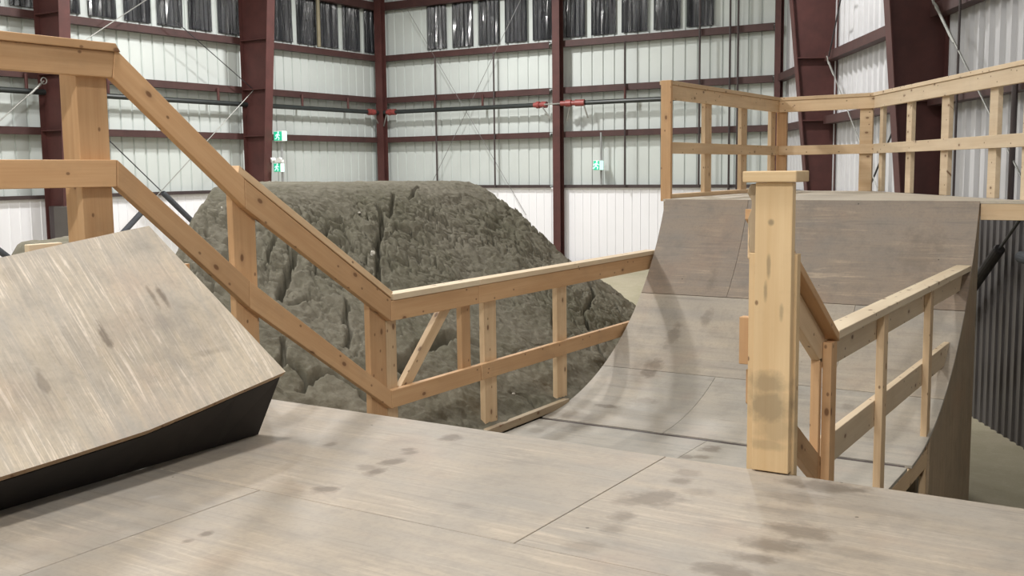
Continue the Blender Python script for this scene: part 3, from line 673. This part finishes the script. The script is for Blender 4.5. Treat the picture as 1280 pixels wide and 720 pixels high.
# sloping part
sl = -.618
def zt(yv): return 2.622 + sl * (yv - 3.83)
prism('top_rail', [(3.62, zt(3.62) - .175), (4.49, zt(4.49) - .175), (4.49, zt(4.49) - .04), (3.62, zt(3.62) - .04)], 'X', R0 - .039, R0 - .001, MT['pine_dirty'] if False else PP, rr, (0, .85, -.53))
cap('cap_board', [(3.62, zt(3.62) - .038), (4.53, zt(4.53) - .038), (4.53, zt(4.53)), (3.62, zt(3.62))], MT['pine'], rr, (0, .85, -.53), R0 - .05, R1 + .012)
prism('middle_rail', [(3.62, zt(3.62) - .70), (4.52, zt(4.52) - .70), (4.52, zt(4.52) - .575), (3.62, zt(3.62) - .575)], 'X', R0 - .039, R0 - .001, MT['pine'], rr, (0, .85, -.53))
box('rail_stub', R0 - .052, R0 - .016, 3.58, 3.62, 2.20, 2.37, MT['pine'], rr, 'Z')
# level part
YE = 8.12
prism('top_rail', [(4.52, 2.03), (YE, 2.03), (YE, 2.16), (4.52, 2.16)], 'X', R0 - .039, R0 - .001, PW, rr, (0, 1, 0))
cap('cap_board', [(4.53, 2.161), (YE, 2.161), (YE, 2.199), (4.53, 2.199)], MT['pine_cream'], rr, (0, 1, 0), R0 - .05, R1 + .012)
prism('middle_rail', [(4.53, 1.585), (7.88, 1.585), (7.88, 1.72), (4.53, 1.72)], 'X', R0 - .039, R0 - .001, PW, rr, (0, 1, 0))
def rpost(y0, y1, z0, z1, mat): box('post', R0, R1, y0, y1, z0, z1, mat, rr, 'Z')
rpost(4.455, 4.54, .9, 2.155, MT['pine'])
box('post', R0 - .04, R0 - .001, 4.42, 4.452, .9, 2.09, MT['pine'], rr, 'Z')
rpost(5.40, 5.488, .9, 2.158, PP)
rpost(6.56, 6.648, .9, 2.158, PP)

# railing on the quarter pipe deck
qr = thing('guard_railing', (-2.6, 9.8, QT), 'pale pine guard railing round the quarter pipe deck with an angled right run', 'railing', 'pine guard railings')
ZT0, ZT1, ZM0, ZM1 = 3.465, 3.583, 3.016, 3.112
RL = -3.634
box('post', RL - .06, RL + .03, 8.20, 8.238, QT - .02, 3.617, MT['pine'], qr, 'Z')
prism('top_rail', [(8.24, ZT0), (11.08, ZT0), (11.08, ZT1), (8.24, ZT1)], 'X', RL - .038, RL, PP, qr, (0, 1, 0))
cap('cap_board', [(8.24, ZT1 + .001), (11.1, ZT1 + .001), (11.1, ZT1 + .036), (8.24, ZT1 + .036)], PP, qr, (0, 1, 0), RL - .09, RL + .012)
prism('middle_rail', [(8.24, ZM0), (11.08, ZM0), (11.08, ZM1), (8.24, ZM1)], 'X', RL - .038, RL, PP, qr, (0, 1, 0))
for y0 in (9.12, 10.06): box('post', RL - .077, RL - .039, y0, y0 + .16, QT, ZT1, PP, qr, 'Z')
box('bottom_plate', RL - .08, RL + .01, 8.25, 11.0, QT + .001, QT + .036, PP, qr, 'Y')
box('corner_post', RL - .077, RL - .039, 10.95, 11.09, QT, ZT1, PP, qr, 'Z')
box('corner_post', RL - .038, RL + .07, 11.12, 11.16, QT, ZT1, MT['pine'], qr, 'Z')
# back run
B0, B1 = V((RL, 11.085, 0)), V((-2.63, 10.985, 0))
def run_rail(name, a, b, z0, z1, t, n, mat, off=0.0):
    a, b, n = V(a), V(b), V(n).normalized()
    p = [a + n * off, b + n * off, b + n * (off + t), a + n * (off + t)]
    v, f = prism_vf([(q.x, q.y) for q in p], 'Z', z0, z1)
    return make(name, v, f, mat, qr, None, (b - a), (0, 0, 1), .003)
nb = V((0.1, 1, 0))
run_rail('top_rail', B0, B1, ZT0, ZT1, .038, nb, PP); run_rail('cap_board', B0, B1, ZT1 + .001, ZT1 + .036, .1, nb, PP, -.012)
run_rail('middle_rail', B0, B1, ZM0, ZM1, .038, nb, PP)
G0 = V((-2.628, 10.96, 0)); G1 = V((-.87, 8.10, 0)); gd = (G1 - G0).normalized(); gn = V((-gd.y, gd.x, 0))
if gn.dot(V((1, 1, 0))) < 0: gn = -gn
run_rail('top_rail', G0, G1, ZT0, ZT1, .038, gn, PW); run_rail('cap_board', G0, G1, ZT1 + .001, ZT1 + .036, .1, gn, PW, -.012)
run_rail('middle_rail', G0, G1, ZM0, ZM1, .038, gn, PW)
p = B1 - (B1 - B0).normalized() * .16; run_rail('corner_post', p, B1 - (B1 - B0).normalized() * .03, QT, ZT1, .038, nb, PP, .039)
def gpost(s, w=.089, mat=PW): run_rail('post', G0 + gd * s, G0 + gd * (s + w), QT, ZT1, .038, gn, mat, .039)
for s, w in ((.06, .09), (.80, .13), (1.62, .16), (2.55, .14), (3.1, .09)): gpost(s, w)

# ------------------------------------------------------------------ bank ramp at the left
bk = thing('bank_ramp', (-3.35, 2.2, DZ), 'grain-scarred plywood bank ramp with a black side at the left edge of the platform', 'ramp')
low = [(-.2, 1.955), (.6, 1.96), (1.2, 1.966), (1.818, 1.98), (2.067, 1.99), (2.368, 2.006), (2.602, 2.036), (2.799, 2.064), (3.036, 2.098)]
top = [(.1, 2.42), (.85, 2.47), (1.5, 2.525), (2.206, 2.599), (2.40, 2.624), (2.52, 2.639), (2.61, 2.650), (2.72, 2.664), (2.853, 2.679)]
XN, XT, XBASE = -3.0, -3.552, -3.152
nv = 12; gv = []
for (ly, lz), (ty, tz) in zip(low, top):
    for j in range(nv + 1):
        s = j / nv; gv.append((XN + (XT - XN) * s, ly + (ty - ly) * s, lz + (tz - lz) * s - .0 * math.sin(math.pi * s)))
gf = []
for i in range(len(low) - 1):
    for j in range(nv):
        a = i * (nv + 1) + j; gf.append((a, a + nv + 1, a + nv + 2, a + 1))
rs = make('riding_surface', gv, gf, MT['ply_bank'], bk)
md = rs.modifiers.new('solid', 'SOLIDIFY'); md.thickness = .028; md.offset = 0
rs.data.materials.append(MT['ply_edge']); md.material_offset_rim = 1
# black side, undercut at the lip end
v, f = [], []
for p, q in low:
    q2 = q - .016; v += [(XBASE, min(p, 3.03), DZ + .002), (XN - .018, min(p, 3.03), q2)]
for i in range(len(low) - 1): f.append((2 * i, 2 * i + 2, 2 * i + 3, 2 * i + 1))
e = make('side_panel', v, f, MT['black_paint'], bk); e.modifiers.new('solid', 'SOLIDIFY').thickness = .006
v = [(XBASE - .004, 3.024, DZ + .002), (XN - .03, 3.024, 2.075), (XT + .02, 2.825, 2.615), (XT + .02, 2.70, DZ + .001)]
e = make('end_panel', v, [(0, 1, 2, 3)], MT['black_paint'], bk); e.modifiers.new('solid', 'SOLIDIFY').thickness = .008
v = [(XT, -.2, DZ + .001), (XT, 2.70, DZ + .001), (XT, 2.80, 2.645)] + [(XT, p, q - .02) for p, q in reversed(top[:-1])]
e = make('back_panel', v, [tuple(range(len(v)))], MT['ply_side'], bk); e.modifiers.new('solid', 'SOLIDIFY').thickness = .012
box('back_board', XT - .04, XT - .013, 2.33, 2.47, 2.50, 2.645, MT['pine_cream'], bk, 'Y')

# ------------------------------------------------------------------ dirt jump
rng = np.random.RandomState(5)
TAB = rng.rand(256, 256)
def vnoise(x, y):
    xi, yi = np.floor(x).astype(int), np.floor(y).astype(int); fx, fy = x - xi, y - yi
    fx, fy = fx * fx * (3 - 2 * fx), fy * fy * (3 - 2 * fy)
    g = lambda a, b: TAB[a % 256, b % 256]
    return (g(xi, yi) * (1 - fx) + g(xi + 1, yi) * fx) * (1 - fy) + (g(xi, yi + 1) * (1 - fx) + g(xi + 1, yi + 1) * fx) * fy
def fbm(x, y, o=4):
    s = 0; a = .5
    for i in range(o): s = s + a * vnoise(x * 2 ** i + 17 * i, y * 2 ** i + 31 * i); a *= .5
    return s / (1 - .5 ** o)
TX, TY = rng.rand(256, 256), rng.rand(256, 256)
def vor(x, y):
    """F1, F2-F1 and a per-cell random"""
    xi, yi = np.floor(x).astype(int), np.floor(y).astype(int)
    f1 = np.full(x.shape, 9.); f2 = np.full(x.shape, 9.); idv = np.zeros(x.shape)
    for a in (-1, 0, 1):
        for b in (-1, 0, 1):
            cx, cy = (xi + a) % 256, (yi + b) % 256
            d = np.hypot(xi + a + TX[cx, cy] - x, yi + b + TY[cx, cy] - y)
            r = TAB[cx, cy]
            nf = d < f1
            f2 = np.where(nf, f1, np.minimum(f2, d)); idv = np.where(nf, r, idv); f1 = np.where(nf, d, f1)
    return f1, f2 - f1, idv
def smin(a, b, k):
    h = np.clip(.5 + .5 * (b - a) / k, 0, 1); return b * (1 - h) + a * h - k * h * (1 - h)
def mound_base(X, Y):
    wob = (fbm(X * .9 + 3, Y * .9, 3) - .5)
    h = 2.785 + 0 * X
    h = smin(h, 2.80 - .655 * (X + 6.0) + wob * .12, .16)
    h = smin(h, 2.80 - 2.8 * (Y - 8.93 + .40 * np.clip((X + 6.0) / 1.3, 0, 1)) + wob * .12, .22)
    h = smin(h, 2.80 + 2.4 * (.72 * (X + 6.0) + .69 * (Y - 5.40)) + wob * .08, .06)
    h = smin(h, 2.80 - 1.1 * (-9.2 - X), .25)
    return h
# big cracks: polylines in plan (X, Y), width, depth
CR = []
for w, dp, pts in (
    (.018, .09, [(-5.661, 6.902), (-5.451, 6.670), (-5.326, 6.474), (-5.163, 6.290), (-5.050, 6.130), (-4.889, 5.939)]),
    (.020, .09, [(-5.260, 5.475), (-5.134, 5.315), (-5.041, 5.132), (-4.967, 5.010), (-4.900, 4.961), (-4.865, 4.997), (-4.863, 5.106), (-4.868, 5.218), (-4.825, 5.255)]),
    (.014, .07, [(-4.744, 5.426), (-4.665, 5.309), (-4.542, 5.219), (-4.499, 5.144), (-4.447, 5.052)]),
    (.024, .12, [(-4.438, 4.428), (-4.463, 4.521), (-4.390, 4.557), (-4.286, 4.537), (-4.317, 4.682), (-4.290, 4.772), (-4.223, 4.775), (-4.145, 4.829), (-4.089, 4.797), (-4.052, 4.865)]),
    (.014, .07, [(-4.463, 4.521), (-4.534, 4.589), (-4.611, 4.677)]), (.012, .06, [(-4.286, 4.537), (-4.268, 4.478), (-4.239, 4.393)]),
    (.034, .14, [(-4.173, 5.254), (-4.247, 5.495), (-4.294, 5.619), (-4.315, 5.774), (-4.336, 5.935), (-4.383, 6.098), (-4.331, 6.203), (-4.257, 6.298), (-4.219, 6.366)]),
    (.020, .1, [(-4.646, 8.019), (-4.451, 7.802), (-4.339, 7.498), (-4.248, 7.339), (-4.132, 7.240), (-3.998, 7.041)]),
    (.016, .09, [(-4.572, 8.566), (-4.436, 8.419), (-4.371, 8.188), (-4.319, 7.959), (-4.234, 7.888), (-4.126, 7.756)]), (.010, .06, [(-4.319, 7.959), (-4.344, 7.863), (-4.401, 7.811)]),
    (.014, .08, [(-4.004, 7.624), (-3.912, 7.545), (-3.826, 7.490)]), (.012, .06, [(-4.538, 8.580), (-4.428, 8.544), (-4.318, 8.584), (-4.176, 8.459)]),
    (.012, .06, [(-5.867, 7.358), (-5.690, 7.099), (-5.516, 6.835), (-5.434, 6.887), (-5.388, 6.977)]), (.010, .05, [(-5.983, 7.873), (-5.878, 7.660), (-5.767, 7.444)]),
    (.012, .06, [(-5.554, 6.168), (-5.378, 5.906), (-5.268, 5.721)]), (.012, .06, [(-5.420, 5.453), (-5.313, 5.288), (-5.223, 5.165)]),
    (.016, .08, [(-3.951, 5.838), (-3.877, 5.784), (-3.800, 5.724)]), (.012, .06, [(-3.827, 6.046), (-3.748, 6.127), (-3.653, 6.096)]), (.014, .07, [(-4.210, 6.833), (-4.136, 6.864), (-4.121, 6.983)])):
    pl = list(pts)
    q = [pl[0]]
    for a, b in zip(pl, pl[1:]):   # roughen
        for k in (1, 2, 3):
            t = k / 3; j = .012 if k < 3 else 0
            q.append((a[0] + (b[0] - a[0]) * t + rng.uniform(-j, j), a[1] + (b[1] - a[1]) * t + rng.uniform(-j, j)))
    CR.append((w, dp, q))
def axis(parts):
    out = []
    for a, b, s in parts: out += list(np.arange(a, b, s))
    return np.array(out + [parts[-1][1]])
gx = axis([(-12.2, -6.5, .09), (-6.5, -3.612, .0085)]); gy = axis([(1.2, 3.7, .06), (3.7, 9.5, .0095), (9.5, 12.2, .09)])
Xg, Yg = np.meshgrid(gx, gy, indexing='ij')
H = mound_base(Xg, Yg)
steep = np.clip((2.74 - H) / .25, 0, 1)
wx, wy = Xg + .22 * (fbm(Xg * 2.3, Yg * 2.3) - .5), Yg + .22 * (fbm(Xg * 2.3 + 9, Yg * 2.3 + 4) - .5)
# clods
_, e1, c1 = vor(wx * 5.2, wy * 6.5)
up = np.clip((H - 1.7) / .7, 0, 1)                  # finer, rougher clods high up and at the right end
rt = np.clip((Yg - 7.0) / 1.2, 0, 1); rough = np.clip(up + .6 * rt, 0, 1) * (.5 + fbm(Xg * 1.3 + 40, Yg * 1.3, 2)) * steep
gate = np.clip((fbm(Xg * 3.1 + 5, Yg * 3.1 + 8, 2) - .40) * 5, 0, 1)
H = H + (c1 - .5) * .06 * rough - .13 * np.exp(-(e1 / .04) ** 2) * rough * gate
_, e2, c2 = vor(wx * 12 + 7, wy * 14 + 3)
H = H + (c2 - .5) * .035 * rough - .07 * np.exp(-(e2 / .07) ** 2) * rough * np.clip((fbm(Xg * 4 + 1, Yg * 4 + 2, 2) - .42) * 5, 0, 1)
# slabs between drying cracks low on the flank
_, e0, c0 = vor(wx * 1.5 + 2, wy * 1.4 + 5)
H = H + (c0 - .5) * .018 * steep - .05 * np.exp(-(e0 / .014) ** 2) * steep * np.clip((fbm(Xg * 1.7 + 60, Yg * 1.7, 2) - .5) * 6, 0, 1)
H = H + .03 * (fbm(Xg * 3, Yg * 3, 3) - .5) + .05 * (fbm(Xg * 9, Yg * 9, 4) - .5) * (.25 + .75 * steep) + .022 * (fbm(Xg * 30, Yg * 30, 3) - .5)
for w, dp, pl in CR:
    D = np.full(Xg.shape, 9.)
    for (ax_, ay_), (bx_, by_) in zip(pl, pl[1:]):
        lo_x, hi_x, lo_y, hi_y = min(ax_, bx_) - .2, max(ax_, bx_) + .2, min(ay_, by_) - .2, max(ay_, by_) + .2
        i0, i1 = np.searchsorted(gx, [lo_x, hi_x]); j0, j1 = np.searchsorted(gy, [lo_y, hi_y])
        if i1 <= i0 or j1 <= j0: continue
        sx, sy = Xg[i0:i1, j0:j1], Yg[i0:i1, j0:j1]
        dx, dy = bx_ - ax_, by_ - ay_; t = np.clip(((sx - ax_) * dx + (sy - ay_) * dy) / (dx * dx + dy * dy + 1e-9), 0, 1)
        D[i0:i1, j0:j1] = np.minimum(D[i0:i1, j0:j1], np.hypot(sx - ax_ - t * dx, sy - ay_ - t * dy))
    H = H - 1.6 * dp * np.exp(-(D / (w * .95)) ** 4)
H = np.where(Xg > -3.72, np.maximum(H, np.where(Yg < 6.9, 1.235, -1)), H)
H = np.maximum(H, -.06)
def grid_mesh(name, X, Y, Z, mat):
    nx, ny = X.shape
    me = bpy.data.meshes.new(name); co = np.stack([X, Y, Z], -1).reshape(-1, 3)
    idx = np.arange(nx * ny).reshape(nx, ny)
    q = np.stack([idx[:-1, :-1], idx[1:, :-1], idx[1:, 1:], idx[:-1, 1:]], -1).reshape(-1, 4)
    me.vertices.add(len(co)); me.vertices.foreach_set('co', co.ravel().astype(np.float32))
    me.loops.add(q.size); me.loops.foreach_set('vertex_index', q.ravel().astype(np.int32))
    me.polygons.add(len(q)); me.polygons.foreach_set('loop_start', np.arange(0, q.size, 4, dtype=np.int32)); me.polygons.foreach_set('loop_total', np.full(len(q), 4, dtype=np.int32))
    me.polygons.foreach_set('use_smooth', np.ones(len(q), dtype=bool))
    me.update(); me.validate(); me.materials.append(mat)
    o = bpy.data.objects.new(name, me); COL.objects.link(o); return o
mo = grid_mesh('dirt_mound', Xg, Yg, H, MT['dirt'])
prop(mo, 'big cracked grey brown dirt jump behind the left railing', 'dirt mound')
# small mound far left
mx = np.linspace(-14.7, -10.4, 84); my = np.linspace(7.4, 10.6, 62); Xs, Ys = np.meshgrid(mx, my, indexing='ij')
rr_ = np.hypot((Xs + 12.55) / 1.75, (Ys - 9.0) / 1.5)
Hs = 2.12 * np.clip(1.25 * (1 - rr_ ** 2.2), -.03, .97) + .12 * (fbm(Xs * 3, Ys * 3) - .5) - .04
sm = grid_mesh('dirt_mound', Xs, Ys, np.maximum(Hs, -.06), MT['dirt'])
prop(sm, 'low brown dirt heap peeking over the plywood bank by the boxed column', 'dirt mound')
bx_ = np.linspace(-17.5, -7.7, 80); by_ = np.linspace(13.0, 22.6, 80); Xb, Yb = np.meshgrid(bx_, by_, indexing='ij')
Hb = .62 * np.clip((Yb - 13.4) / 7.0, 0, 1) ** 1.3 * np.clip((Xb + 17.3) / 2.5, 0, 1) * np.clip((-7.75 - Xb) / 1.2, 0, 1) + .05 * (fbm(Xb * 1.5, Yb * 1.5, 3) - .5) - .04
bm_ = grid_mesh('dirt_berm', Xb, Yb, np.maximum(Hb, -.06), MT['ground'])
prop(bm_, 'low greenish grey dirt berm rising to the back wall beyond the quarter pipe', 'dirt berm')
# pale stones stuck in the jump
def hz(x, y): return float(H[min(np.searchsorted(gx, x), len(gx) - 1), min(np.searchsorted(gy, y), len(gy) - 1)])
for (xy, r, lab) in (((-5.629, 6.608), .015, 'pale pebble high on the middle of the dirt jump'), ((-5.156, 6.196), .020, 'pale stone beside the vertical crack in the dirt jump'), ((-5.795, 5.305), .016, 'white pebble at the left end of the dirt jump'), ((-5.511, 7.495), .010, 'tiny pale pebble right of centre on the dirt jump'), ((-3.824, 6.061), .014, 'white stone low on the dirt jump behind the railing posts')):
    x_, y_ = xy; bm = bmesh.new(); bmesh.ops.create_icosphere(bm, subdivisions=2, radius=r)
    rs_ = random.Random(int(-xy[0] * 1000))
    for vtx in bm.verts: vtx.co *= rs_.uniform(.8, 1.15); vtx.co.z *= .7 if 'vertical crack' not in lab else 1.3
    me = bpy.data.meshes.new('stone'); bm.to_mesh(me); bm.free(); me.materials.append(MT['stone'])
    o = bpy.data.objects.new('stone', me); COL.objects.link(o); o.location = (x_, y_, hz(x_, y_) + r * .3); prop(o, lab, 'stone', 'stones in the dirt jump')

# ------------------------------------------------------------------ light: rows of high-bay lamps under the roof
def lamp(x, y, z, p, size=.5, col=(1, .985, .955)):
    l = bpy.data.lights.new('high_bay_light', 'AREA'); l.shape = 'DISK'; l.size = size; l.energy = p; l.color = col
    o = bpy.data.objects.new('high_bay_light', l); COL.objects.link(o); o.location = (x, y, z)
for x, y, p, sz in ((-14, 18.5, 540, .5), (-15, 13.5, 350, .5), (-15, 8, 310, .5), (-15, 2, 220, .5), (-9.6, 7.5, 410, .5), (-9.2, 1.5, 280, 1.6), (-9.2, -2.5, 190, 1.6), (-2.8, 2.4, 255, .9), (1.0, -3.5, 620, .9), (-6.5, 15.0, 370, .5)):
    lamp(x, y, 8.3, p, sz)
w = bpy.data.worlds.new('hall_air'); SC.world = w; w.use_nodes = True
w.node_tree.nodes['Background'].inputs[0].default_value = (.8, .85, .9, 1); w.node_tree.nodes['Background'].inputs[1].default_value = .05

# ------------------------------------------------------------------ camera
cam = bpy.data.cameras.new('camera'); co = bpy.data.objects.new('camera', cam); COL.objects.link(co)
cam.sensor_width = 36; cam.lens = 1322.49 / 1280 * 36; cam.clip_start = .05; cam.clip_end = 200
pi_, ro_, ya_ = -.1117576, -.0114893, .5631942
fw = V((-math.sin(ya_) * math.cos(pi_), math.cos(ya_) * math.cos(pi_), math.sin(pi_))); r0 = V((math.cos(ya_), math.sin(ya_), 0)); u0 = r0.cross(fw)
r = r0 * math.cos(ro_) + u0 * math.sin(ro_); u = u0 * math.cos(ro_) - r0 * math.sin(ro_)
M = Matrix((r, u, -fw)).transposed().to_4x4(); M.translation = V((0, 0, 2.9)); co.matrix_world = M
SC.camera = co
SC.view_settings.view_transform = 'Standard'; SC.view_settings.look = 'None'; SC.view_settings.exposure = 0.0; SC.view_settings.gamma = 1; SC.view_settings.use_curve_mapping = False
